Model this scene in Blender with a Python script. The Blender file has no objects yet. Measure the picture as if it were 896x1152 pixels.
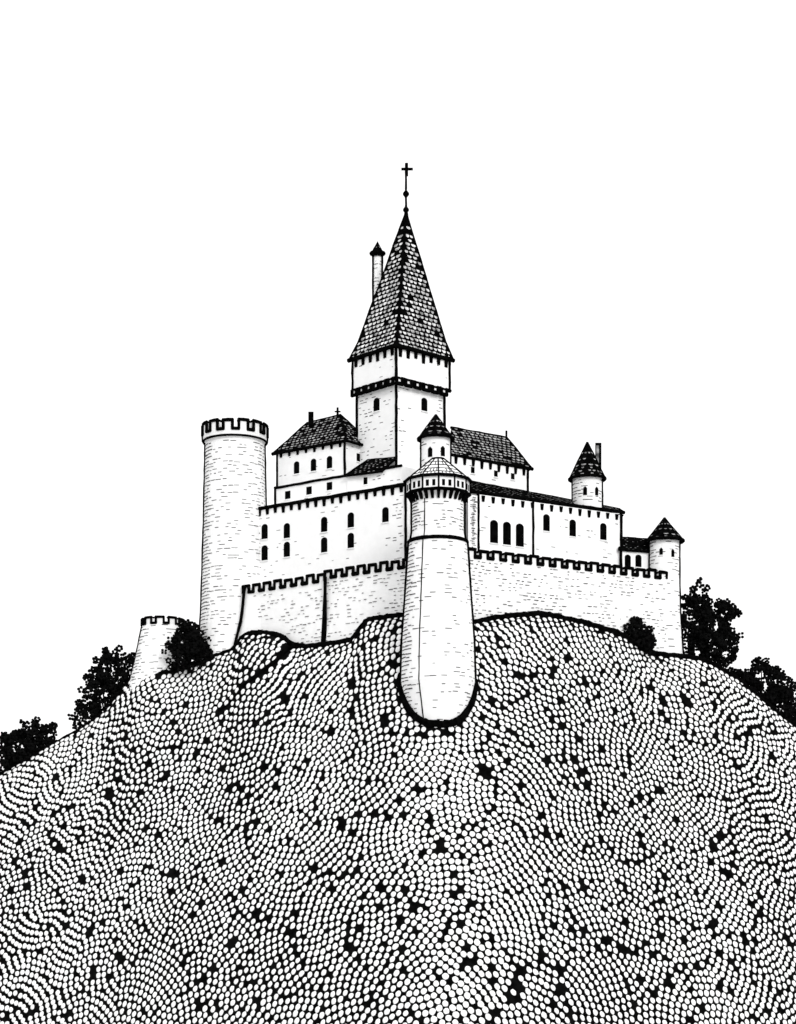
import bpy, math, random
import numpy as np
from mathutils import Vector, noise, kdtree
random.seed(11); rng=np.random.default_rng(7)
sc=bpy.context.scene
D=200.0; EYE=25.0; HZ=1000.0
INK=1.36
def S(y): return (D+y)/2000.0
def X(px,y): return (px-448)*S(y)
def Z(py,y): return EYE+(HZ-py)*S(y)
def Q(px,y): return (X(px,y),y)
# ---------------------------------------------------------------- materials
def mat_noise(name,c1,c2,scale,rough=1.0,lo=0.35,hi=0.65):
    m=bpy.data.materials.new(name); m.use_nodes=True; nt=m.node_tree; nt.nodes.clear()
    o=nt.nodes.new('ShaderNodeOutputMaterial'); b=nt.nodes.new('ShaderNodeBsdfDiffuse'); b.inputs['Roughness'].default_value=rough
    tc=nt.nodes.new('ShaderNodeTexCoord'); n=nt.nodes.new('ShaderNodeTexNoise'); n.inputs['Scale'].default_value=scale; n.inputs['Detail'].default_value=5
    r=nt.nodes.new('ShaderNodeValToRGB'); r.color_ramp.elements[0].position=lo; r.color_ramp.elements[1].position=hi
    r.color_ramp.elements[0].color=(*c1,1); r.color_ramp.elements[1].color=(*c2,1)
    nt.links.new(tc.outputs['Object'],n.inputs['Vector']); nt.links.new(n.outputs['Fac'],r.inputs['Fac'])
    nt.links.new(r.outputs['Color'],b.inputs['Color']); nt.links.new(b.outputs['BSDF'],o.inputs['Surface'])
    return m
M={'w':mat_noise('white_limewash',(.87,.87,.87),(.91,.91,.91),1.2,0.0),
   'b':mat_noise('black_ink',(.001,.001,.001),(.004,.004,.004),2.0),
   't':mat_noise('pale_roof_tile',(.25,.25,.25),(.85,.85,.85),1.1),
   'g':mat_noise('dark_roof_tile',(.10,.10,.10),(.5,.5,.5),1.5),
   'm':mat_noise('mortar_shade_ink',(.02,.02,.02),(.18,.18,.18),1.0),  # ink for mortar dashes and for shade hatched onto walls and towers
   'd':mat_noise('dark_soil',(.002,.002,.002),(.006,.006,.006),1.0),
   's':mat_noise('pale_cobble',(.84,.84,.84),(.9,.9,.9),0.4,0.0),
   'l':mat_noise('dark_foliage',(.002,.002,.002),(.007,.007,.007),2.0)}
gm=bpy.data.materials.new('cobbled_plain'); gm.use_nodes=True; nt=gm.node_tree; nt.nodes.clear()
o=nt.nodes.new('ShaderNodeOutputMaterial'); b=nt.nodes.new('ShaderNodeBsdfDiffuse'); tc=nt.nodes.new('ShaderNodeTexCoord')
v=nt.nodes.new('ShaderNodeTexVoronoi'); v.feature='DISTANCE_TO_EDGE'; v.inputs['Scale'].default_value=1.3; v.inputs['Randomness'].default_value=.7
r=nt.nodes.new('ShaderNodeValToRGB'); r.color_ramp.elements[0].position=.06; r.color_ramp.elements[1].position=.10
r.color_ramp.elements[0].color=(.01,.01,.01,1); r.color_ramp.elements[1].color=(.85,.85,.85,1)
nt.links.new(tc.outputs['Object'],v.inputs['Vector']); nt.links.new(v.outputs['Distance'],r.inputs['Fac']); nt.links.new(r.outputs['Color'],b.inputs['Color']); nt.links.new(b.outputs['BSDF'],o.inputs['Surface'])
M['p']=gm
# ---------------------------------------------------------------- buffers
BUF={}
CUR=['castle','']
def grp(part,mat,top=None,smooth=False):
    k=(top or CUR[0],CUR[1]+part,mat,smooth)
    if k not in BUF: BUF[k]=([],[])
    return BUF[k]
def add(g,vs,fs):
    o=len(g[0]); g[0].extend([tuple(v) for v in vs]); g[1].extend([tuple(i+o for i in f) for f in fs])
def box8(g,bot,top):
    n=len(bot); fs=[(i,(i+1)%n,n+(i+1)%n,n+i) for i in range(n)]+[tuple(range(n-1,-1,-1)),tuple(range(n,2*n))]
    add(g,list(bot)+list(top),fs)
def prism(pts,z0,z1,part='walls',mat='w'):
    box8(grp(part,mat),[(x,y,z0) for x,y in pts],[(x,y,z1) for x,y in pts])
def tube(pts,r,part='ink_edges',mat='b',wob=.03,seg=1.0,r2=None,k=6):
    if mat=='b': r=r*INK; r2=None if r2 is None else r2*INK
    g=grp(part,mat); P=[Vector(pts[0])]
    for a,b_ in zip(pts[:-1],pts[1:]):
        a=Vector(a); b_=Vector(b_); L=(b_-a).length; n=max(1,int(L/seg))
        for i in range(1,n+1):
            q=a.lerp(b_,i/n)
            if i<n: q=q+Vector((random.uniform(-wob,wob),0,random.uniform(-wob,wob)))
            P.append(q)
    N=len(P)
    for i in range(N-1):
        a,b_=P[i],P[i+1]; d=b_-a
        if d.length<1e-5: continue
        d.normalize()
        ra=r if r2 is None else r+(r2-r)*i/(N-1); rb=r if r2 is None else r+(r2-r)*(i+1)/(N-1)
        ra*=random.uniform(.88,1.14)
        a=a-d*ra*.5; b_=b_+d*rb*.5
        u=d.orthogonal().normalized(); w=d.cross(u)
        c=[math.cos(2*math.pi*j/k) for j in range(k)]; s=[math.sin(2*math.pi*j/k) for j in range(k)]
        box8(g,[a+(u*c[j]+w*s[j])*ra for j in range(k)],[b_+(u*c[j]+w*s[j])*rb for j in range(k)])
def lathe(cx,cy,prof,n=40,part='walls',mat='w'):
    g=grp(part,mat,smooth=False); vs=[];fs=[]
    for r,z in prof:
        for i in range(n):
            a=2*math.pi*i/n; vs.append((cx+r*math.cos(a),cy+r*math.sin(a),z))
    for j in range(len(prof)-1):
        for i in range(n): fs.append((j*n+i,j*n+(i+1)%n,(j+1)*n+(i+1)%n,(j+1)*n+i))
    fs.append(tuple(range(n))[::-1]); fs.append(tuple((len(prof)-1)*n+i for i in range(n)))
    add(g,vs,fs)
def ring(cx,cy,r,z,rad=.13,part='ink_edges'):
    tube([(cx+r*math.cos(a),cy+r*math.sin(a),z) for a in np.linspace(0,2*math.pi,33)],rad,part,wob=0)
def sides(cx,cy,prof,rad=.14):
    d=Vector((cx,cy+D,0)).normalized(); p=Vector((d.y,-d.x,0))
    for s in(-1,1): tube([(cx+p.x*r*s,cy+p.y*r*s,z) for r,z in prof],rad)
def outn(A,B):
    dx,dy=B[0]-A[0],B[1]-A[1]; L=math.hypot(dx,dy); return Vector((dx/L,dy/L,0)),Vector((dy/L,-dx/L,0)),L
def quadmark(g,c,t,up,w,h):
    add(g,[c-t*w-up*h,c+t*w-up*h,c+t*w+up*h,c-t*w+up*h],[(0,1,2,3)])
UP=Vector((0,0,1))
def dashes(A,B,z0,z1,dens,step=.42,part='mortar_shade_hatch',left=0,right=0,batter=None):
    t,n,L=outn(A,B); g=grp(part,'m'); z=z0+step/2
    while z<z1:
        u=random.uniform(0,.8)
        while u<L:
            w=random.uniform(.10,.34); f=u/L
            p=dens+left*max(0,1-u/2.2)+right*max(0,1-(L-u)/2.2)  # left and right add strokes near the ends as hatched shade
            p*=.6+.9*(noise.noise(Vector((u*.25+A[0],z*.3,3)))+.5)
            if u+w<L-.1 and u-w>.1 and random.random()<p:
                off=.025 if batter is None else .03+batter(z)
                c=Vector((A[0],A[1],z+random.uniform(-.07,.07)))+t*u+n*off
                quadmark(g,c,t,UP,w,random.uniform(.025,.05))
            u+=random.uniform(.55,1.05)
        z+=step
def dash_cyl(cx,cy,prof,dens,flankL=.9,flankR=.5,step=.42,part='mortar_shade_hatch'):
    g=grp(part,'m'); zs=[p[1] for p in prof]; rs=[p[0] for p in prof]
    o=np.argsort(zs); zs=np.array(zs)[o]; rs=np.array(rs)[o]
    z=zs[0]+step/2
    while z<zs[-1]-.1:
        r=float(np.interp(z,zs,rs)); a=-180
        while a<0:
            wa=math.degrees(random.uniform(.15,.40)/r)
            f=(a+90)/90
            p=dens+flankL*max(0,(-f-.4)*2.2)+flankR*max(0,(f-.55)*2.2)  # denser strokes on the flanks are shade drawn in ink, not brickwork
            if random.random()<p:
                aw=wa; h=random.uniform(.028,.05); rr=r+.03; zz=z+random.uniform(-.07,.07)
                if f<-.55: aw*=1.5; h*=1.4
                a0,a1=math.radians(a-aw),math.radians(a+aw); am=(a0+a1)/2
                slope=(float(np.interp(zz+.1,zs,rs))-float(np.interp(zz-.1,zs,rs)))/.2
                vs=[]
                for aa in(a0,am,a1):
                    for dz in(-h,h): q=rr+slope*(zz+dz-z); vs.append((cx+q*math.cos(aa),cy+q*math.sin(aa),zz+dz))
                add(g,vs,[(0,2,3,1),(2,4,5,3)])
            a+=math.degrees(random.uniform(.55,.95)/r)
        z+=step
def on_wall(A,B,px):
    dx,dy=B[0]-A[0],B[1]-A[1]; k=px-448
    s=(k*(D+A[1])-2000*A[0])/(2000*dx-k*dy); return A[0]+s*dx,A[1]+s*dy
def window(A,B,px,py,w=7,h=14,arch=True):
    t,n,L=outn(A,B); x,y=on_wall(A,B,px); sc_=S(y); c=Vector((x,y,Z(py,y)))
    hw=w*sc_/2/max(.5,t.x); hh=h*sc_/2; pts=[(-hw,-hh),(hw,-hh),(hw,hh-hw*.8)]
    if arch: pts+=[(hw*math.cos(a),hh-hw*.8+hw*.8*math.sin(a)) for a in np.linspace(.3,math.pi-.3,6)]
    else: pts+=[(hw,hh),(-hw,hh)]
    pts+=[(-hw,hh-hw*.8)]
    g=grp('windows','b'); box8(g,[c+t*a+UP*b_-n*.1 for a,b_ in pts],[c+t*a+UP*b_+n*.05 for a,b_ in pts])
    a=c-UP*(hh+.12); gs=grp('window_sills','w')
    box8(gs,[a-t*(hw+.1)-n*.05,a+t*(hw+.1)-n*.05,a+t*(hw+.1)+n*.16,a-t*(hw+.1)+n*.16],[a-t*(hw+.1)-n*.05+UP*.1,a+t*(hw+.1)-n*.05+UP*.1,a+t*(hw+.1)+n*.16+UP*.1,a-t*(hw+.1)+n*.16+UP*.1])
def cyl_window(cx,cy,r,px,py,w=6,h=11):
    s=max(-.9,min(.9,(X(px,cy)-cx)/r)); a=-math.pi/2+math.asin(s)
    c=Vector((cx+r*math.cos(a),cy+r*math.sin(a),Z(py,cy-r))); n=Vector((math.cos(a),math.sin(a),0)); t=Vector((-n.y,n.x,0))
    hw=w/20; hh=h/20; pts=[(-hw,-hh),(hw,-hh),(hw,hh-hw*.8),(0,hh+.05),(-hw,hh-hw*.8)]
    box8(grp('windows','b'),[c+t*a_+UP*b_-n*.3 for a_,b_ in pts],[c+t*a_+UP*b_+n*.06 for a_,b_ in pts])
def crenel(A,B,z,mw=.98,gw=.72,mh=.8,th=.7,rad=.14):
    t,n,L=outn(A,B); g=grp('merlons','w'); k=max(1,round((L+gw)/(mw+gw))); f=(L+gw)/(k*(mw+gw)); mw*=f; gw*=f
    a0=Vector((A[0],A[1],z)); path=[]
    for i in range(k):
        u0=i*(mw+gw); u1=u0+mw; hh=mh*random.uniform(.9,1.1)
        p,q=a0+t*u0+n*.01,a0+t*u1+n*.01
        box8(g,[p-UP*.02,q-UP*.02,q-n*th-UP*.02,p-n*th-UP*.02],[p+UP*hh,q+UP*hh,q-n*th+UP*hh,p-n*th+UP*hh])
        o_=n*.06; path+=[p+o_,p+o_+UP*hh,q+o_+UP*hh,q+o_]
        tube([p+UP*hh-n*th+o_,p+UP*hh+o_],rad*.8,wob=0)
        if i<k-1: tube([q+o_,q+o_+t*gw],rad*1.2,wob=0)
    tube(path,rad,wob=.02)
def teeth(A,B,z,sp=1.0,w=.45,h=.55,part='corbels',proud=.16):
    t,n,L=outn(A,B); g=grp(part,'b'); k=max(1,int(L/sp)); a0=Vector((A[0],A[1],z))
    for i in range(k):
        c=a0+t*((i+.5)*L/k); hh=h*random.uniform(.85,1.1)
        box8(g,[c-t*w*.35-UP*hh,c+t*w*.35-UP*hh,c+t*w*.35-UP*hh+n*proud*.6,c-t*w*.35-UP*hh+n*proud*.6],[c-t*w*.5,c+t*w*.5,c+t*w*.5+n*proud,c-t*w*.5+n*proud])
def tiles(bl,br,tr,tl,w=.75,h=.6,fill=.78,skip=.06,mat='t',part='roof_tiles'):
    bl,br,tr,tl=map(Vector,(bl,br,tr,tl)); g=grp(part,mat)
    n=(br-bl).cross((tl+tr)/2-bl)
    if n.length<1e-6: return
    n.normalize()
    if n.y>0 and abs(n.y)>.05: n=-n
    if n.z<0: n=-n
    H=((tl+tr)/2-(bl+br)/2).length; R=max(1,int(H/h))
    shp=[(-.5,.45),(-.5,-.05),(-.3,-.38),(0,-.5),(.3,-.38),(.5,-.05),(.5,.45)]
    for j in range(R):
        v=(j+.5)/R; a=bl.lerp(tl,v); b_=br.lerp(tr,v); L=(b_-a).length
        if L<w*.6: continue
        t=(b_-a).normalized(); up=n.cross(t); 
        if up.z<0: up=-up
        k=max(1,int(L/w)); ww=L/k; off=.5 if j%2 else 0.
        for i in range(k+1):
            u=(i+off)*ww
            if u<ww*.3 or u>L-ww*.3: continue
            if random.random()<skip: continue
            c=a+t*(u+random.uniform(-.04,.04))+n*(.05)+up*random.uniform(-.04,.04)
            f=fill*random.uniform(.85,1.12)
            add(g,[c+t*(x*ww*f)+up*(y*h*f)+n*(.04 if y<0 else 0) for x,y in shp],[tuple(range(7))])
def cone_roof(cx,cy,r,z0,z1,n=12,mat='g',w=.6,h=.5,fill=.62,skip=.1,part='roof',rad=.12,base='b'):
    apex=Vector((cx,cy,z1)); g=grp(part,base)
    ps=[Vector((cx+r*math.cos(2*math.pi*i/n+.2),cy+r*math.sin(2*math.pi*i/n+.2),z0)) for i in range(n)]
    add(g,ps+[apex],[(i,(i+1)%n,n) for i in range(n)]+[tuple(range(n))])
    for i in range(n):
        tiles(ps[i],ps[(i+1)%n],apex,apex,w,h,fill,skip,mat)
    ring(cx,cy,r,z0,rad)
def roof_face(pts,base='b',part='roof'):
    add(grp(part,base),pts,[tuple(range(len(pts)))])
def vline(p,z0,z1,rad=.13): tube([(p[0],p[1],z0),(p[0],p[1],z1)],rad)
def off(A,B,d):
    t,n,L=outn(A,B); return (A[0]+n.x*d,A[1]+n.y*d),(B[0]+n.x*d,B[1]+n.y*d)
# ---------------------------------------------------------------- hill
tab=[(-900,1245,40),(-600,1225,38),(-300,1060,32),(-100,925,27),(0,873,24),(60,838,23),(90,822,22),(120,801,21),(145,768,20),(162,752,18.5),(180,748,18),(205,748,17),(240,740,14.5),
(262,733,13),(276,714,12.2),(300,713,10),(318,717,8.4),(330,729,7.2),(358,728,4.5),(398,722,1.2),(412,699,.2),(450,694,-2.8),(490,696,-4),(532,702,-2.6),(560,696,-.6),(610,692,2.6),(660,703,6),(700,716,8.8),(728,736,11),(790,743,14),(830,765,16),(870,800,18),(896,820,19.5),(1000,885,24),(1200,1010,30),(1500,1225,36),(1800,1245,38)]
tab=np.array(tab,float); PX=np.arange(-900,1801,2.0)
PY=np.interp(PX,tab[:,0],tab[:,1]); YC=np.interp(PX,tab[:,0],tab[:,2])
def gs(a,s):
    k=np.exp(-.5*(np.arange(-int(4*s),int(4*s)+1)/s)**2); k/=k.sum(); return np.convolve(np.pad(a,int(4*s),mode='edge'),k,mode='valid')
PY=gs(PY,2.0); YC=gs(YC,3.0)
XC=(PX-448)*(D+YC)/2000; ZC=EYE+(HZ-PY)*(D+YC)/2000
ZS=gs(ZC,35); YS=gs(YC,30)
def surf(x,t):
    zc=np.interp(x,XC,ZC); zs=np.interp(x,XC,ZS); yc=np.interp(x,XC,YC); ys=np.interp(x,XC,YS)
    k=np.clip((t-1.0)/14,0,1); k=k*k*(3-2*k)
    tp=np.maximum(t,0); tn=np.maximum(-t,0)
    drop=1.6*(tp-.9*(1-np.exp(-tp/.9)))+.05*tn+np.maximum(tn-26,0)*1.0
    z=zc+(zs-zc)*k-drop
    bump=(.35*np.sin(x*.21+t*.13)+.3*np.sin(x*.11-t*.31+1.)+.15*np.sin(x*.43+t*.37))*np.clip((t-3)/6,0,1)
    y=yc+(ys-yc)*k-t
    return x,y+bump,z
xs=np.linspace(-150,180,420); ts=np.concatenate([np.linspace(-90,-27,14),np.linspace(-26,-1,12),np.linspace(-.5,6,20),np.linspace(6.6,46,64)])
TX,TT=np.meshgrid(xs,ts); hx,hy,hz=surf(TX,TT); hz=np.maximum(hz,-1.0)
nv=hx.size; W_=len(xs); verts=np.stack([hx.ravel(),hy.ravel(),hz.ravel()],1)
faces=[(j*W_+i,j*W_+i+1,(j+1)*W_+i+1,(j+1)*W_+i) for j in range(len(ts)-1) for i in range(W_-1)]
CUR[:]=['hill','']
BUF[('hill','soil_surface','d',True)]=([tuple(map(float,v)) for v in verts],faces)
def sp(x,t):
    a,b_,c=surf(np.array(float(x)),np.array(float(t))); return Vector((float(a),float(b_),float(c)))
def on_hill(px,py):
    t=np.linspace(0,40,401)
    x=(px-448)/10.0*np.ones_like(t)
    for _ in range(6):
        a,b_,c=surf(x,t); x=(px-448)*(D+b_)/2000
    a,b_,c=surf(x,t); pyy=HZ-(c-EYE)*2000/(D+b_); i=int(np.argmin(abs(pyy-py))); return float(x[i]),float(t[i])
def height(x,y):
    t=np.linspace(-20,40,1201); a,b_,c=surf(np.full_like(t,x),t); i=int(np.argmin(abs(b_-y))); return float(c[i])
creases=[[(332,729),(310,745),(288,762),(265,785),(243,802)],[(240,742),(215,750),(195,756),(178,759)]]
crease_pts=[]
for cr in creases:
    pp=[on_hill(*c) for c in cr]
    fine=[]
    for (x0,t0),(x1,t1) in zip(pp[:-1],pp[1:]):
        for i in range(8): fine.append((x0+(x1-x0)*i/8,t0+(t1-t0)*i/8))
    crease_pts+=fine
    tube([sp(x,t)+Vector((0,-.1,.1)) for x,t in fine],.22,'crease_shade_ink','b',wob=.05,r2=.05)  # black tubes; the first draws the shadow along the hill crease
def crest_line(p0,p1,r0,r1,dz=.18,t=.35):
    pts=[]
    for p in np.arange(p0,p1+.1,4):
        x=float(np.interp(p,PX,XC)); v_=sp(x,t); v_.z+=dz+random.uniform(-.07,.07); pts.append(v_)
    tube(pts,r0,'crest_contour','b',wob=.03,r2=r1,seg=.5)
crest_line(-300,150,.12,.12); crest_line(240,340,.18,.26); crest_line(340,456,.26,.26); crest_line(530,735,.25,.32); crest_line(735,1150,.28,.16)
# ---- cobbles: small patches of arcs, relaxed so they sit evenly
spc=.68; U0,U1,S0,S1=-76,86,0.0,68.0
sl=np.linspace(0,44,2500)
dr=1.6*(sl-.9*(1-np.exp(-sl/.9)))
KV=.84
arc=np.concatenate([[0],np.cumsum(np.hypot(np.diff(sl),np.diff(dr)))])*KV
S1=min(S1,arc[-1]-.2)
cs=5.2; cents=[]
for i in range(int((U1-U0)/cs)+2):
    for j in range(int((S1-S0)/cs)+2):
        cents.append((U0+(i+random.uniform(-.3,1.3))*cs,S0+(j-.5+random.uniform(-.3,1.3))*cs))
kd=kdtree.KDTree(len(cents))
for i,c in enumerate(cents): kd.insert((c[0],c[1],0),i)
kd.balance()
grid={}; pts2=[]
def ok(x,y,dmin):
    gx,gy=int(x//spc),int(y//spc); d2=dmin*dmin
    for a in(-1,0,1):
        for b_ in(-1,0,1):
            for q in grid.get((gx+a,gy+b_),()):
                if (q[0]-x)**2+(q[1]-y)**2<d2: return False
    return True
def put(x,y,ang):
    grid.setdefault((int(x//spc),int(y//spc)),[]).append((x,y)); pts2.append((x,y,ang))
for ci,c in enumerate(cents):
    aa=random.uniform(0,2*math.pi); rr=random.uniform(3.,9); pole=(c[0]+rr*math.cos(aa),c[1]+rr*math.sin(aa))
    R0=max(1,int((rr-7)/spc)); R1=int((rr+7)/spc)
    for k in range(R0,R1+1):
        rad=k*spc; n=max(4,int(2*math.pi*rad/spc)); ph=random.random()
        for i in range(n):
            a=2*math.pi*(i+ph)/n; x=pole[0]+rad*math.cos(a); y=pole[1]+rad*math.sin(a)
            if abs(x-c[0])>7 or abs(y-c[1])>7 or y<S0 or y>S1 or x<U0 or x>U1: continue
            if kd.find((x,y,0))[1]!=ci: continue
            x+=random.gauss(0,.06); y+=random.gauss(0,.06)
            if ok(x,y,spc*.74): put(x,y,a)
for _ in range(100000):
    x=random.uniform(U0,U1); y=random.uniform(S0,S1)
    if ok(x,y,spc*.80): put(x,y,random.uniform(0,3))
A_=np.array(pts2); P2=A_[:,:2].copy()
for it in range(6):
    t3=kdtree.KDTree(len(P2))
    for i,(x,y) in enumerate(P2): t3.insert((x,y,0),i)
    t3.balance(); Dl=np.zeros_like(P2); NNd=np.zeros(len(P2))
    for i,(x,y) in enumerate(P2):
        nb_=t3.find_n((x,y,0),7); fx=fy=0.
        for co_,j,dd in nb_:
            if j==i or dd<1e-5: continue
            if dd<spc*1.05: w_=(spc*1.05-dd)/dd*.35; fx+=(x-co_[0])*w_; fy+=(y-co_[1])*w_
        Dl[i]=(fx,fy); NNd[i]=(nb_[1][2]+nb_[2][2]+nb_[3][2])/3
    if it<5: P2+=Dl
ckd=kdtree.KDTree(len(crease_pts))
for i,(x,t) in enumerate(crease_pts): ckd.insert((x,t*1.9,0),i)
ckd.balance()
NV=10
ang=np.arange(NV)*2*math.pi/NV
se=1/(np.abs(np.cos(ang))**2.15+np.abs(np.sin(ang))**2.15)**(1/2.15)
keep=[]
for (x,s),a,nd in zip(P2,A_[:,2],NNd):
    if s<.2: continue
    nz=noise.noise(Vector((x*.6,s*.6,1.7))); nb=noise.noise(Vector((x*.07,s*.07,5.)))
    p=.016+(.3 if nz>.46 else 0)
    if s>5 and random.random()<p: continue
    t=float(np.interp(s,arc,sl))
    if ckd.find((x,t*1.9,0))[2]<.38: continue
    edge=max(0,1-s/12)
    f=.87+.05*edge+.06*nb+random.uniform(-.07,.04)
    if s<1.6 and -20<x<32: f*=.84
    keep.append((x,t,a,min(.95,f)*min(max(nd,.62*spc),spc*1.03)*.5))
K=np.array(keep); e=.02
p0=np.stack(surf(K[:,0],K[:,1]),1); px_=np.stack(surf(K[:,0]+e,K[:,1]),1)-p0; pt_=p0-np.stack(surf(K[:,0],K[:,1]+e),1)
px_/=np.linalg.norm(px_,axis=1)[:,None]; nn=np.cross(px_,pt_); nn/=np.linalg.norm(nn,axis=1)[:,None]; nn[nn[:,2]<0]*=-1
bt=np.cross(nn,px_)/KV
ca,sa=np.cos(K[:,2])[:,None],np.sin(K[:,2])[:,None]
N=len(K); V=np.zeros((N,2*NV+1,3))
for j in range(NV):
    wob=1+rng.normal(0,.055,N)
    R=(K[:,3]*se[j]*wob)[:,None]; cj,sj=math.cos(ang[j]),math.sin(ang[j])
    d_=px_*(cj*ca-sj*sa)+bt*(cj*sa+sj*ca)
    V[:,j]=p0+d_*R+nn*.03
    V[:,NV+j]=p0+d_*R*.8+nn*.11
V[:,2*NV]=p0+nn*.15
base=(np.arange(N)*(2*NV+1))[:,None]
tpl=[(j,(j+1)%NV,NV+(j+1)%NV,NV+j) for j in range(NV)]
tri=[(NV+j,NV+(j+1)%NV,2*NV) for j in range(NV)]
Vf=V.reshape(-1,3)
me=bpy.data.meshes.new('cobbles'); 
q=np.array(tpl); tr_=np.array(tri)
lq=base+q.reshape(1,-1); lt=base+tr_.reshape(1,-1)
loops=np.concatenate([lq,lt],1).ravel()
counts=np.tile(np.array([4]*NV+[3]*NV),N); starts=np.concatenate([[0],np.cumsum(counts)[:-1]])
me.vertices.add(len(Vf)); me.vertices.foreach_set('co',Vf.ravel())
me.loops.add(len(loops)); me.loops.foreach_set('vertex_index',loops.astype(np.int32))
me.polygons.add(len(counts)); me.polygons.foreach_set('loop_start',starts.astype(np.int32)); me.polygons.foreach_set('loop_total',counts.astype(np.int32))
me.update(calc_edges=True); me.validate(); me.materials.append(M['s'])
cob=bpy.data.objects.new('cobbles',me); sc.collection.objects.link(cob)
print('stones',N)
# ---------------------------------------------------------------- castle
CUR[:]=['castle','curtain_wall_']
def curtain(A,B,ztop,zb,mh=.75,dens=.35,bat=.9,left=0,right=0,endcap=True):
    t,n,L=outn(A,B); zt=ztop-mh; g=grp('walls','w')
    a,b_=Vector((*A,0)),Vector((*B,0)); H=zt-zb
    f=lambda z: bat*max(0,(zt-z)/H)**1.5
    lev=[zb+(zt-zb)*i/6 for i in range(7)]
    rings=[[a+n*f(z)+UP*z,b_+n*f(z)+UP*z,b_-n*1.6+UP*z,a-n*1.6+UP*z] for z in lev]
    for r0,r1 in zip(rings[:-1],rings[1:]): box8(g,r0,r1)
    crenel(A,B,zt,mh=mh)
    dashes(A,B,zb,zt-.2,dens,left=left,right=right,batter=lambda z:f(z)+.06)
    return rings
z1=Z(630,-2)
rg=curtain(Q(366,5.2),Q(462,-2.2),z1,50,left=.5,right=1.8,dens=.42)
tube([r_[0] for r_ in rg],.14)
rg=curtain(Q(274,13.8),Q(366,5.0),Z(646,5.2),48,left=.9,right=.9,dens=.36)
tube([Vector((X(276,13.5),13.2,Z(660,13.5))),Vector((X(271,13.3),13.0,Z(700,13.3))),Vector((X(262,13.),12.6,Z(738,13.)))],.15)
g=grp('walls','w'); A=Q(275,13.9)
box8(g,[(X(261,13.),13.2,Z(745,13)),(X(300,12.8),11.,Z(745,13)),(X(300,16),15.5,Z(745,13)),(X(262,16),16,Z(745,13))],
 [(X(275,13.7),13.6,Z(664,13.7)),(X(300,11.5),11.6,Z(664,13.7)),(X(300,14),14,Z(664,13.7)),(X(275,16),15.6,Z(664,13.7))])
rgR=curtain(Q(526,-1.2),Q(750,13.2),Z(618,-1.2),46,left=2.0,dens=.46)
tube([Vector(Q(366,4.6)+(z,)) for z in (Z(650,4.6),Z(700,4.6),Z(728,4.6))],.15)
CUR[1]='inner_ward_'
A,B=Q(288,16.3),Q(457,3.0); zt=Z(545,3.0)
C=Q(520,6); E=Q(330,24)
prism([A,B,C,E],48,zt-.02)
o1=off(A,B,.08); tube([(*o1[0],zt),(*o1[1],zt)],.16); teeth(A,B,zt-.1,1.2,.5,.8); vline(o1[0],50,zt)
tube([(*o1[1],zt),(*o1[1],zt-9)],.12)
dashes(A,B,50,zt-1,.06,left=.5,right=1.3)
for px,pys in((298,(598,622)),(323,(597,618)),(365,(590,613)),(395,(585,608)),(434,(579,))):
    for p in pys: window(A,B,px,p,7,17)
A,B=Q(310,18.),Q(452,6.5); zt2=Z(549,18); prism([A,B,Q(500,12),Q(345,24)],zt-.1,zt2)
o1=off(A,B,.06); tube([(*o1[0],zt2),(*o1[1],zt2)],.12); vline(o1[0],zt,zt2,.11)
for px,py in((324,557),(348,552),(371,547),(396,543)): window(A,B,px,py,6,9,False)
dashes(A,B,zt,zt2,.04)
# palace
CUR[1]='palace_'
A,B,C=Q(312,18.4),Q(388,12.4),Q(421,16.5); Dk=(A[0]+C[0]-B[0],A[1]+C[1]-B[1]); ze=Z(510,18.4)
prism([A,B,C,Dk],zt2-.3,ze); 
for p in(A,B,C): vline(p,zt2,ze,.12)
for px,py in((334,526),(353,523),(371,520)): window(A,B,px,py,6,14)
window(B,C,404,515,5,9,False)
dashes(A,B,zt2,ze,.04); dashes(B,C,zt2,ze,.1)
c0=lambda p,q,k:(p[0]+(q[0]-p[0])*k,p[1]+(q[1]-p[1])*k)
ctr=c0(A,C,.5)
def grow(p,k): return (ctr[0]+(p[0]-ctr[0])*k,ctr[1]+(p[1]-ctr[1])*k)
a,b2,c2,d2=[(*grow(p,1.09),ze-.05) for p in(A,B,C,Dk)]
def PP(px,py,y): return (X(px,y),y,Z(py,y))
r1=PP(346,476,19.5); r2=PP(383,467,16.5)
for f in([a,b2,r2,r1],[b2,c2,r2],[c2,d2,r1,r2],[d2,a,r1],[a,b2,c2,d2]): roof_face(f)
tiles(a,b2,r2,r1,.62,.46,.66,.12,'g'); tiles(b2,c2,r2,r2,.62,.46,.6,.15,'g')
tube([a,b2,c2],.15); tube([a,r1,r2,c2],.12); tube([b2,r2],.11)
teeth(A,B,ze-.05,1.2,.4,.6)
prism([Q(347,18),Q(353,18),Q(353,18.6),Q(347,18.6)],Z(478,18),Z(463,18),'chimney','b')
tube([PP(380,468,16.6),PP(380,459,16.6)],.1,'finial'); tube([PP(377,463,16.6),PP(383,463,16.6)],.07,'finial')
CUR[1]='low_wing_'
A,B=Q(391,11),Q(446,7.5); zl=Z(534,10.5)
prism([A,B,Q(450,12),Q(400,15)],zt-.2,zl)
f=[PP(389,535,10.7),PP(430,530,7.8),PP(446,515,9.5),PP(414,518,12.5)]
roof_face(f); tiles(f[0],f[1],f[2],f[3],.6,.42,.5,.3,'g'); tube(f+[f[0]],.12)
for px,py in((412,541),(428,538)): window(A,B,px,py,5,8,False)
vline(B,zt,zl,.11)
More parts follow.
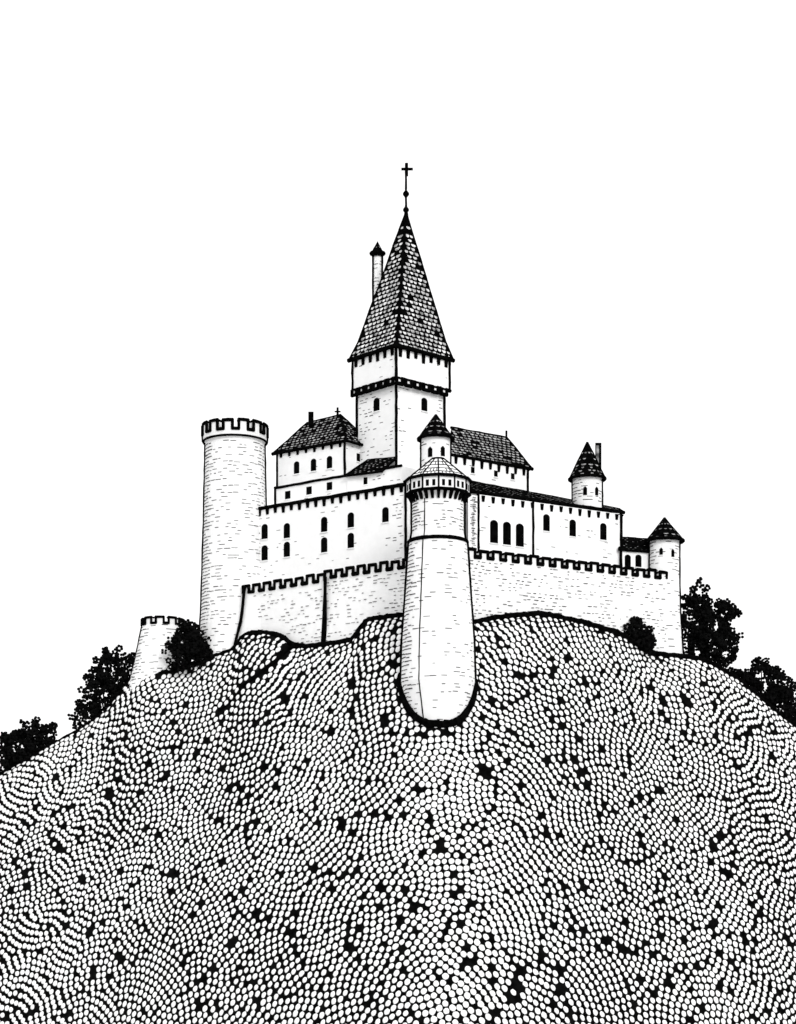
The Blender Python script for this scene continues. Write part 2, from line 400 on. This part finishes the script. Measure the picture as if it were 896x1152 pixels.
# keep
CUR[1]='keep_'
Kc,Kl,Kr,Kb=Q(446,10),Q(402,14.8),Q(500,14.8),Q(456,20.2); ze=Z(386,10)
zg=Z(427,10)
prism([Kl,Kc,Kr,Kb],60,zg+.5)
Gc,Gl,Gr,Gb=Q(446,9.3),Q(397,14.8),Q(506,14.8),Q(456,21)
prism([Gl,Gc,Gr,Gb],zg,ze)
for p,rd in((Kc,.13),(Kl,.15),(Kr,.15)): vline(p,62,zg,rd)
for p in(Gc,Gl,Gr): vline(p,zg,ze,.14)
for a_,b_ in((Gl,Gc),(Gc,Gr)):
    teeth(a_,b_,ze-.05,1.2,.62,1.6,proud=.15)
    t,n,L=outn(a_,b_); k=6; g=grp('machicolation','w'); path=[]
    for i in range(k):
        u0=L*i/k; u1=L*(i+.62)/k; p=Vector((*a_,zg))+t*u0+n*.02; q_=Vector((*a_,zg))+t*u1+n*.02
        box8(g,[p-UP*.6-n*.6,q_-UP*.6-n*.6,q_-UP*.55,p-UP*.55],[p-n*.6+UP*.02,q_-n*.6+UP*.02,q_+UP*.02,p+UP*.02])
        path+=[p+n*.06,p-UP*.6+n*.06,q_-UP*.6+n*.06,q_+n*.06]
    path.append(Vector((*b_,zg))+n*.06); tube(path,.17,wob=.02)
    tube([Vector((*a_,zg))+n*.06+UP*.08,Vector((*b_,zg))+n*.06+UP*.08],.1)
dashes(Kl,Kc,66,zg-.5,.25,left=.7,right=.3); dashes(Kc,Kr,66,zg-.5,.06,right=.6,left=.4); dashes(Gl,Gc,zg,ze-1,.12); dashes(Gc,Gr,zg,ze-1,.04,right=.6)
window(Kl,Kc,424,455,6.5,15); window(Kc,Kr,477.5,455,6.5,15)
er=[PP(393,402,15),PP(446,388,8.9),PP(510,402,15)]; bz=er[1][2]; bk=(X(457,21.5),21.5,bz)
er=[(p[0],p[1],bz) for p in er]; apex=PP(457,240,15.3)
def mid(p,k,fl): 
    v_=Vector(p).lerp(Vector(apex),k); c_=Vector((apex[0],apex[1],v_.z)); return c_+(v_-c_)*fl
allp=[er[0],er[1],er[2],bk]; m1=[mid(p,.12,.95) for p in allp]
for i in range(4):
    j=(i+1)%4; roof_face([allp[i],allp[j],m1[j],m1[i]]); roof_face([m1[i],m1[j],apex])
    tiles(allp[i],allp[j],m1[j],m1[i],.7,.55,.74,.02); tiles(m1[i],m1[j],apex,apex,.7,.55,.74,.03)
roof_face(allp)
for i in range(3): tube([allp[i],m1[i],apex],.14,seg=2)
tube([er[0],er[1],er[2]],.2)
tube([apex,(apex[0],apex[1],Z(184,15.3))],.1,'spire_finial')
tube([(apex[0],apex[1],apex[2]-1.2),(apex[0],apex[1],apex[2]+1.)],.28,'spire_finial',r2=.1)
for py,r_ in((218,.38),(236,.36)): lathe(apex[0],apex[1],[(.05,Z(py+5,15.3)),(r_,Z(py+1,15.3)),(r_,Z(py-1,15.3)),(.05,Z(py-5,15.3))],12,'spire_finial','b')
tube([PP(452.5,190,15.3),PP(464,190,15.3)],.12,'cross',wob=0); tube([PP(458,184,15.3),PP(458,197,15.3)],.12,'cross',wob=0)
CUR[1]='chimney_turret_'
cx,cy=Q(425,20); lathe(cx,cy,[(.5,Z(372,20)),(.5,Z(286,20))],8); sides(cx,cy,[(.55,Z(372,20)),(.55,Z(286,20))],.12)
lathe(cx,cy,[(.72,Z(289,20)),(.72,Z(285,20))],8,'cap','b'); cone_roof(cx,cy,.85,Z(285,20),Z(271,20),8,w=.4,h=.4,fill=.45)
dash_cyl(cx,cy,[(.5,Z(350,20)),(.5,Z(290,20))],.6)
# upper hall
CUR[1]='upper_hall_'
A,B=Q(508,7.8),Q(594,14.6); ze=Z(512,7.8); prism([A,B,Q(575,21),Q(500,15)],66,ze); vline(B,68,ze)
a=PP(504,511,7.6); b2=(X(599,14.9),14.9,a[2]); r1=PP(508,481,11.5); r2=(X(570,16.3),16.3,r1[2]); bk2=(X(580,21.5),21.5,a[2]); bk1=(X(500,15.5),15.5,a[2])
for f in([a,b2,r2,r1],[b2,bk2,r2],[bk2,bk1,r1,r2],[a,b2,bk2,bk1]): roof_face(f)
tiles(a,b2,r2,r1,.64,.46,.72,.08,'g'); tube([a,b2],.16); tube([r1,r2,b2],.12)
teeth(A,B,ze-.05,1.25,.45,.9)
tube([r2,(r2[0],r2[1],r2[2]+.8)],.1,'finial'); 
for px,py in((532,529),(558,533),(577,536)): window(A,B,px,py,4,7,False)
dashes(A,B,68,ze-.6,.05)
# lower hall
CUR[1]='lower_hall_'
A,B=Q(538,3.2),Q(699,14.0); ze=Z(556,3.2); prism([A,B,Q(690,19),Q(530,9)],52,ze)
m_=on_wall(A,B,600); vline(A,54,ze,.14); vline(m_,54,ze,.12); vline(B,54,ze,.15)
a=PP(529,553,2.9); b2=(X(702,14.2),14.2,a[2]); r1=PP(524,541,7); r2=PP(697,573,18.5); r2=(r2[0],r2[1],max(a[2]+.9,r2[2]))
roof_face([a,b2,r2,r1]); tiles(a,b2,r2,r1,.6,.5,.42,.35,'g'); tube([a,b2],.16); tube([r1,r2,b2],.12)
prism([(a[0],a[1]),(b2[0],b2[1]),(r2[0],r2[1]),(r1[0],r1[1])],ze-.12,ze-.02,'eaves','b')
teeth(A,B,ze-.1,1.3,.45,.75)
for px,py in((556,598),(570.5,600),(585,602)): window(A,B,px,py,9,26)
for px,py in((615,588),(644.5,594),(679,598)): window(A,B,px,py,7.5,19)
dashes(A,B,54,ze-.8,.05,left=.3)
A2,B2=Q(527,2.2),Q(538,3.1); prism([A2,B2,Q(538,8),Q(527,8)],52,ze-.2,'side_bay'); dashes(A2,B2,55,ze-.3,1.8,step=.22); dashes((A2[0]+.3,A2[1]+.02),B2,55,ze-.3,1.5,step=.22)  # dense strokes hatch shade onto the recessed side face
CUR[1]='corner_turret_'
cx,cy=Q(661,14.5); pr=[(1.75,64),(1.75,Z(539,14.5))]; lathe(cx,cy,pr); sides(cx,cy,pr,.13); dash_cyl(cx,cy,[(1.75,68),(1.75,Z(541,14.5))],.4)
cone_roof(cx,cy,2.15,Z(539,14.5),Z(498,14.5),10,w=.5,h=.42,fill=.6,skip=.08,rad=.14); sides(cx,cy,[(2.15,Z(539,14.5)),(.02,Z(498,14.5))],.1)
cyl_window(cx,cy,1.75,657,552,4.5,10); cyl_window(cx,cy,1.75,670,552,4.5,10)
prism([Q(670,15.5),Q(677,15.5),Q(677,16.4),Q(670,16.4)],Z(545,15.5),Z(498,15.5),'chimney','b'); prism([Q(671.3,15.45),Q(674.2,15.45),Q(674,16),Q(671,16)],Z(540,15.5),Z(501,15.5),'chimney_face','g')
CUR[1]='annex_'
A,B=Q(699,13.6),Q(732,15.2); ze=Z(618,13.6); prism([A,B,Q(732,19),Q(699,18)],50,ze)
f=[PP(697,618,13.3),PP(733,621,15.),PP(733,607,17.5),PP(697,605,17.)]; roof_face(f); tiles(*f,.6,.45,.4,.35,'g'); tube(f+[f[0]],.12)
for px in(706.5,718.5): window(A,B,px,631,7,14)
vline(A,52,ze,.12); tube([PP(700,640,13.4),PP(732,643,15.)],.1)
CUR[1]='gate_round_tower_'
cy=14.8; cx=X(748,cy); pr=[(2.4,Z(755,cy)),(2.15,Z(735,cy)),(1.85,Z(690,cy)),(1.75,Z(650,cy)),(1.75,Z(608,cy))]
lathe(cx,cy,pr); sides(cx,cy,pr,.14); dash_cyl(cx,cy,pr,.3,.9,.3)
cone_roof(cx,cy,2.25,Z(609,cy),Z(583,cy),12,w=.5,h=.4,fill=.56,skip=.1,rad=.15); sides(cx,cy,[(2.25,Z(609,cy)),(.02,Z(583,cy))],.1)
cyl_window(cx,cy,1.75,755,622,4,9); cyl_window(cx,cy,1.75,742,620,4,8)
CUR[1]='stair_turret_'
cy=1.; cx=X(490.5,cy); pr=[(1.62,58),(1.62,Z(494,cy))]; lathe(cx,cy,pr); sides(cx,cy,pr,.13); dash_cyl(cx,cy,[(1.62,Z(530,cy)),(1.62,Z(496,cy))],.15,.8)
cone_roof(cx,cy,1.98,Z(494,cy),Z(467,cy),10,w=.5,h=.4,fill=.56,skip=.1,rad=.14); sides(cx,cy,[(1.98,Z(494,cy)),(.02,Z(467,cy))],.1)
cyl_window(cx,cy,1.62,484,508,5,11); cyl_window(cx,cy,1.62,498,507,5,11)
def round_crenel(cx,cy,r,z,n,frac,mh,th,rad=.14):
    g=grp('merlons','w'); path=[]
    for i in range(n):
        a0=2*math.pi*(i+.18)/n; a1=2*math.pi*(i+.18+frac)/n; hh=mh*random.uniform(.92,1.08)
        aa=[a0,(a0+a1)/2,a1]
        out=[Vector((cx+r*math.cos(a),cy+r*math.sin(a),z)) for a in aa]; inn=[Vector((cx+(r-th)*math.cos(a),cy+(r-th)*math.sin(a),z)) for a in aa[::-1]]
        bt_=out+inn; box8(g,[v_-UP*.02 for v_ in bt_],[v_+UP*hh for v_ in bt_])
        o_=[Vector((cx+(r+.05)*math.cos(a),cy+(r+.05)*math.sin(a),z)) for a in aa]
        path+=[o_[0],o_[0]+UP*hh,o_[1]+UP*hh,o_[2]+UP*hh,o_[2]]
        tube([inn[0]+UP*hh,out[2]+UP*hh],rad*.7,wob=0); tube([inn[2]+UP*hh,out[0]+UP*hh],rad*.7,wob=0); tube([i_+UP*hh for i_ in inn],rad*.7,wob=0)
    path.append(path[0]); tube(path,rad,wob=.0)
CUR[1]='great_round_tower_'
cy=18.; s_=S(cy); cx=X(264.5,cy)
pr=[(46*s_,Z(760,cy)),(40*s_,Z(730,cy)),(37.5*s_,Z(680,cy)),(35*s_,Z(600,cy)),(33.5*s_,Z(530,cy)),(33*s_,Z(500,cy)),(35.5*s_,Z(497,cy)),(36*s_,Z(491,cy))]
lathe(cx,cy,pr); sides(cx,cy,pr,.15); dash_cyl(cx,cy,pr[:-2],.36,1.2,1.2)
ring(cx,cy,35.6*s_,Z(498,cy),.1); round_crenel(cx,cy,36*s_,Z(491,cy),13,.6,1.1,.7,.15)
# front bastion
CUR[1]='bastion_'
cy=-8.6; s_=S(cy); cx=X(493,cy)
pr=[(20*s_,Z(850,cy)),(30*s_,Z(816,cy)),(41.5*s_,Z(768,cy)),(40*s_,Z(720,cy)),(36*s_,Z(665,cy)),(32.5*s_,Z(612,cy)),(30.5*s_,Z(609,cy)),(29*s_,Z(600,cy)),(29*s_,Z(566,cy)),(30*s_,Z(562,cy)),(34*s_,Z(556,cy))]
lathe(cx,cy,pr,48); sides(cx,cy,pr,.17)
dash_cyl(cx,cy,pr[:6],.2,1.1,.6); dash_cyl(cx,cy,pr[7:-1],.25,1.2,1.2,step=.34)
ring(cx,cy,32.8*s_,Z(610,cy),.15)
lathe(cx,cy,[(34*s_,Z(557,cy)),(35.5*s_,Z(556,cy)),(35.5*s_,Z(542,cy)),(20*s_,Z(542,cy))],12,'parapet'); 
for i in range(12):
    a=2*math.pi*i/12; r=35.5*s_; p=(cx+r*math.cos(a),cy+r*math.sin(a)); tube([(*p,Z(557,cy)),(*p,Z(542,cy))],.07,wob=0)
tube([(cx+35.6*s_*math.cos(2*math.pi*i/12),cy+35.6*s_*math.sin(2*math.pi*i/12),Z(557,cy)) for i in range(13)],.13,wob=0)
for i in range(28):
    a=2*math.pi*i/28; n=Vector((math.cos(a),math.sin(a),0)); t=Vector((-n.y,n.x,0)); c=Vector((cx,cy,Z(557,cy)))+n*34.5*s_
    box8(grp('corbels','b'),[c-n*.6-t*.13-UP*.9,c-n*.6+t*.13-UP*.9,c-n*.35+t*.13-UP*.9,c-n*.35-t*.13-UP*.9],[c-n*.6-t*.2,c-n*.6+t*.2,c+n*.1+t*.2,c+n*.1-t*.2])
for i in range(12):
    for k_ in(.3,.7):
        a0=2*math.pi*i/12; a1=2*math.pi*(i+1)/12; p=Vector((math.cos(a0),math.sin(a0),0)).lerp(Vector((math.cos(a1),math.sin(a1),0)),k_)*35.5*s_
        n=Vector((math.cos((a0+a1)/2),math.sin((a0+a1)/2),0)); t=Vector((-n.y,n.x,0)); c=Vector((cx,cy,Z(550,cy)))+p
        box8(grp('windows','b'),[c-n*.1-t*.16-UP*.35,c-n*.1+t*.16-UP*.35,c+n*.04+t*.16-UP*.35,c+n*.04-t*.16-UP*.35],[c-n*.1-t*.16+UP*.3,c-n*.1+t*.16+UP*.3,c+n*.04+t*.16+UP*.3,c+n*.04-t*.16+UP*.3])
# low white shingled cap
zb_,zt_=Z(542,cy),Z(517,cy)
def capring(k): 
    rr=(37.5*(1-k)+7*k)*s_; return [Vector((cx+rr*math.cos(2*math.pi*i/12),cy+rr*math.sin(2*math.pi*i/12),zb_+(zt_-zb_)*k)) for i in range(12)]
ps=capring(0); tp=capring(1)
box8(grp('roof','w'),ps,tp)
for k in(.2,.4,.6,.8,1.):
    c_=capring(k); tube(c_+[c_[0]],.045 if k<1 else .1,wob=.02)
for k,k2 in((0,.2),(.2,.4),(.4,.6),(.6,.8)):
    c_,d_=capring(k),capring(k2)
    for i in range(12):
        for q_ in (.25,.5,.75) if k<.4 else (.5,):
            if random.random()<.75: j=(i+1)%12; sh=.12 if k in(.2,.6) else 0; tube([c_[i].lerp(c_[j],min(.95,q_+sh)),d_[i].lerp(d_[j],min(.95,q_+sh))],.035,wob=0)
for i in range(12): tube([ps[i],tp[i]],.055,wob=0)
tube(ps+[ps[0]],.13,wob=0)
sides(cx,cy,[(37.5*s_,zb_),(7*s_,zt_)],.11)
az=-math.pi/2-math.asin(18/34)
tube([(cx+(r+.0)*math.cos(az),cy+(r)*math.sin(az),z) for r,z in pr[1:8]],.05); tube([(cx+(r)*math.cos(az),cy+(r)*math.sin(az),z) for r,z in pr[7:9]],.045)
zsr=np.array([p[1] for p in pr[:6]]); rsr=np.array([p[0] for p in pr[:6]]); line=[]
for a in np.linspace(-math.pi-.25,.25,64):
    for z in np.arange(62,34,-.1):
        r=float(np.interp(z,zsr,rsr)); x=cx+r*math.cos(a); y=cy+r*math.sin(a)
        if height(x,y)>=z: line.append(Vector((cx+(r+.18)*math.cos(a),cy+(r+.18)*math.sin(a),z+.1))); break
tube(line,.3,'contact_line',wob=.1,seg=.5)
CUR[:]=['ruined_tower','']
cy=20.5; s_=S(cy); cx=X(183,cy)
pr=[(48*s_,Z(800,cy)),(38*s_,Z(772,cy)),(31*s_,Z(745,cy)),(25.5*s_,Z(718,cy)),(22.5*s_,Z(704,cy))]
lathe(cx,cy,pr); sides(cx,cy,pr,.13); dash_cyl(cx,cy,pr,.35,.8,1.0); round_crenel(cx,cy,22.8*s_,Z(704,cy),10,.62,.7,.5,.12)
# ---------------------------------------------------------------- trees / bushes
ph=(1+5**.5)/2
iv=[Vector(v_).normalized() for v_ in((-1,ph,0),(1,ph,0),(-1,-ph,0),(1,-ph,0),(0,-1,ph),(0,1,ph),(0,-1,-ph),(0,1,-ph),(ph,0,-1),(ph,0,1),(-ph,0,-1),(-ph,0,1))]
it_=[(0,11,5),(0,5,1),(0,1,7),(0,7,10),(0,10,11),(1,5,9),(5,11,4),(11,10,2),(10,7,6),(7,1,8),(3,9,4),(3,4,2),(3,2,6),(3,6,8),(3,8,9),(4,9,5),(2,4,11),(6,2,10),(8,6,7),(9,8,1)]
def shrub(name,px,py,y,blobs,n,gz=1.14):
    CUR[:]=[name,'']
    s_=S(y)*10; root=Vector((X(px,y),y,Z(py,y)))
    tube([root-UP*1.2,root+UP*1.2],.3,'trunk','l',r2=.16)
    g=grp('foliage','l')
    tot=sum(b_[2]*b_[3] for b_ in blobs)
    for dx,dz,rx,rz in blobs:
        k=int(n*rx*rz/tot); rx*=gz; rz*=gz
        c=root+Vector((dx*s_,0,dz*s_)); tube([root+UP*.3,root.lerp(c,.5)+Vector((0,0,.1)),c],.15,'limbs','l',r2=.06)
        for _ in range(k):
            while True:
                v_=Vector((random.uniform(-1,1),random.uniform(-1,1),random.uniform(-1,1)))
                if v_.length<=1: break
            if v_.length<.45: v_*=1.7
            v_*=1+.35*noise.noise(v_*2.6+c)
            p=c+Vector((v_.x*rx,v_.y*rx*.8,v_.z*rz))*s_
            m=random.randint(4,6); L=random.uniform(.17,.24); ax=Vector((random.gauss(0,.5),random.gauss(0,.5)-1,random.gauss(0,.5))).normalized(); u=ax.orthogonal().normalized(); w=ax.cross(u)
            for q_ in range(m):
                a=2*math.pi*q_/m+random.uniform(-.2,.2); cc=p+(u*math.cos(a)+w*math.sin(a))*L*1.5
                add(g,[cc+i_*L for i_ in iv],it_)
shrub('tree',792,748,17,[(0,1.8,2.3,1.9),(-1.2,4.6,1.9,2.2),(.8,4.,2.1,2.2),(-.9,7.9,1.4,1.4),(1.3,6.1,2.,1.3),(3.0,6.0,.9,.8),(2.4,3.,1.4,1.3),(2.5,1.2,1.3,1.)],400)
shrub('bush',718,738,10.3,[(0,1.2,1.9,1.3),(-.6,2.8,1.2,1.2),(.8,2.2,1.,1.),(-.3,4.1,.5,.5)],150)
shrub('bush.001',857,795,19.5,[(-2.2,1.8,1.8,1.9),(0,2.2,1.9,2.3),(2.2,.9,1.9,2.4),(3.8,-1.2,1.6,2.),(-3.2,3.6,.9,.8),(0.,4.4,1.,.8),(1.6,3.4,.9,.9)],340)
shrub('bush.002',213,750,14.6,[(0,1.,2.5,1.3),(-.8,2.4,1.7,1.3),(.8,2.6,1.4,1.3),(-.2,4.3,1.,.8),(2.1,1.5,1.1,.9)],230)
shrub('bush.003',120,812,22.5,[(-2.1,.6,2.0,1.6),(-.2,2.6,2.2,1.9),(1.0,5.0,1.9,1.8),(-1.2,4.9,1.3,1.2),(.6,7.2,1.2,1.),(2.4,6.8,.8,.8),(2.0,3.6,1.2,1.7),(-.8,6.6,.7,.6),(1.6,2.,1.2,1.6)],360)
shrub('bush.004',30,862,24.5,[(-3,.6,2.1,1.7),(-.6,1.8,2.1,1.9),(1.8,2.2,2.1,1.6),(.4,4.1,1.4,1.1),(-2.,3.5,1.,1.),(3.4,1.6,1.2,1.2),(2.6,3.9,.8,.8)],350)
# ---------------------------------------------------------------- build objects
tops={}
for (top,part,mt,sm),(vs,fs) in BUF.items():
    if top not in tops:
        e_=bpy.data.objects.new(top,None); sc.collection.objects.link(e_); tops[top]=e_
for (top,part,mt,sm),(vs,fs) in BUF.items():
    me=bpy.data.meshes.new(part); me.from_pydata(vs,[],fs); me.update(); me.materials.append(M[mt])
    if sm: me.polygons.foreach_set('use_smooth',[True]*len(me.polygons))
    ob=bpy.data.objects.new(part,me); sc.collection.objects.link(ob); ob.parent=tops[top]
cob.parent=tops['hill']
me=bpy.data.meshes.new('ground'); R_=4000; me.from_pydata([(-R_,-R_,0),(R_,-R_,0),(R_,R_,0),(-R_,R_,0)],[],[(0,1,2,3)]); me.materials.append(M['p'])
ob=bpy.data.objects.new('ground',me); sc.collection.objects.link(ob)
# ---------------------------------------------------------------- light
w=bpy.data.worlds.new('World'); sc.world=w; w.use_nodes=True; bg=w.node_tree.nodes['Background']
bg.inputs['Color'].default_value=(1,1,1,1); bg.inputs['Strength'].default_value=1.2
su=bpy.data.lights.new('sun','SUN'); su.energy=1.5; su.angle=math.radians(14); su.color=(1,.995,.985)
so=bpy.data.objects.new('sun',su); sc.collection.objects.link(so)
so.rotation_euler=Vector((-.4,1.,-.5)).to_track_quat('-Z','Y').to_euler()
cam=bpy.data.cameras.new('camera'); cam.sensor_fit='HORIZONTAL'; cam.sensor_width=36; cam.lens=36*D/89.6; cam.shift_y=424/896; cam.clip_end=9000; cam.clip_start=1
co=bpy.data.objects.new('camera',cam); sc.collection.objects.link(co); co.location=(0,-D,EYE); co.rotation_euler=(math.pi/2,0,0); sc.camera=co
sc.view_settings.view_transform='Standard'; sc.view_settings.look='None'; sc.view_settings.exposure=0
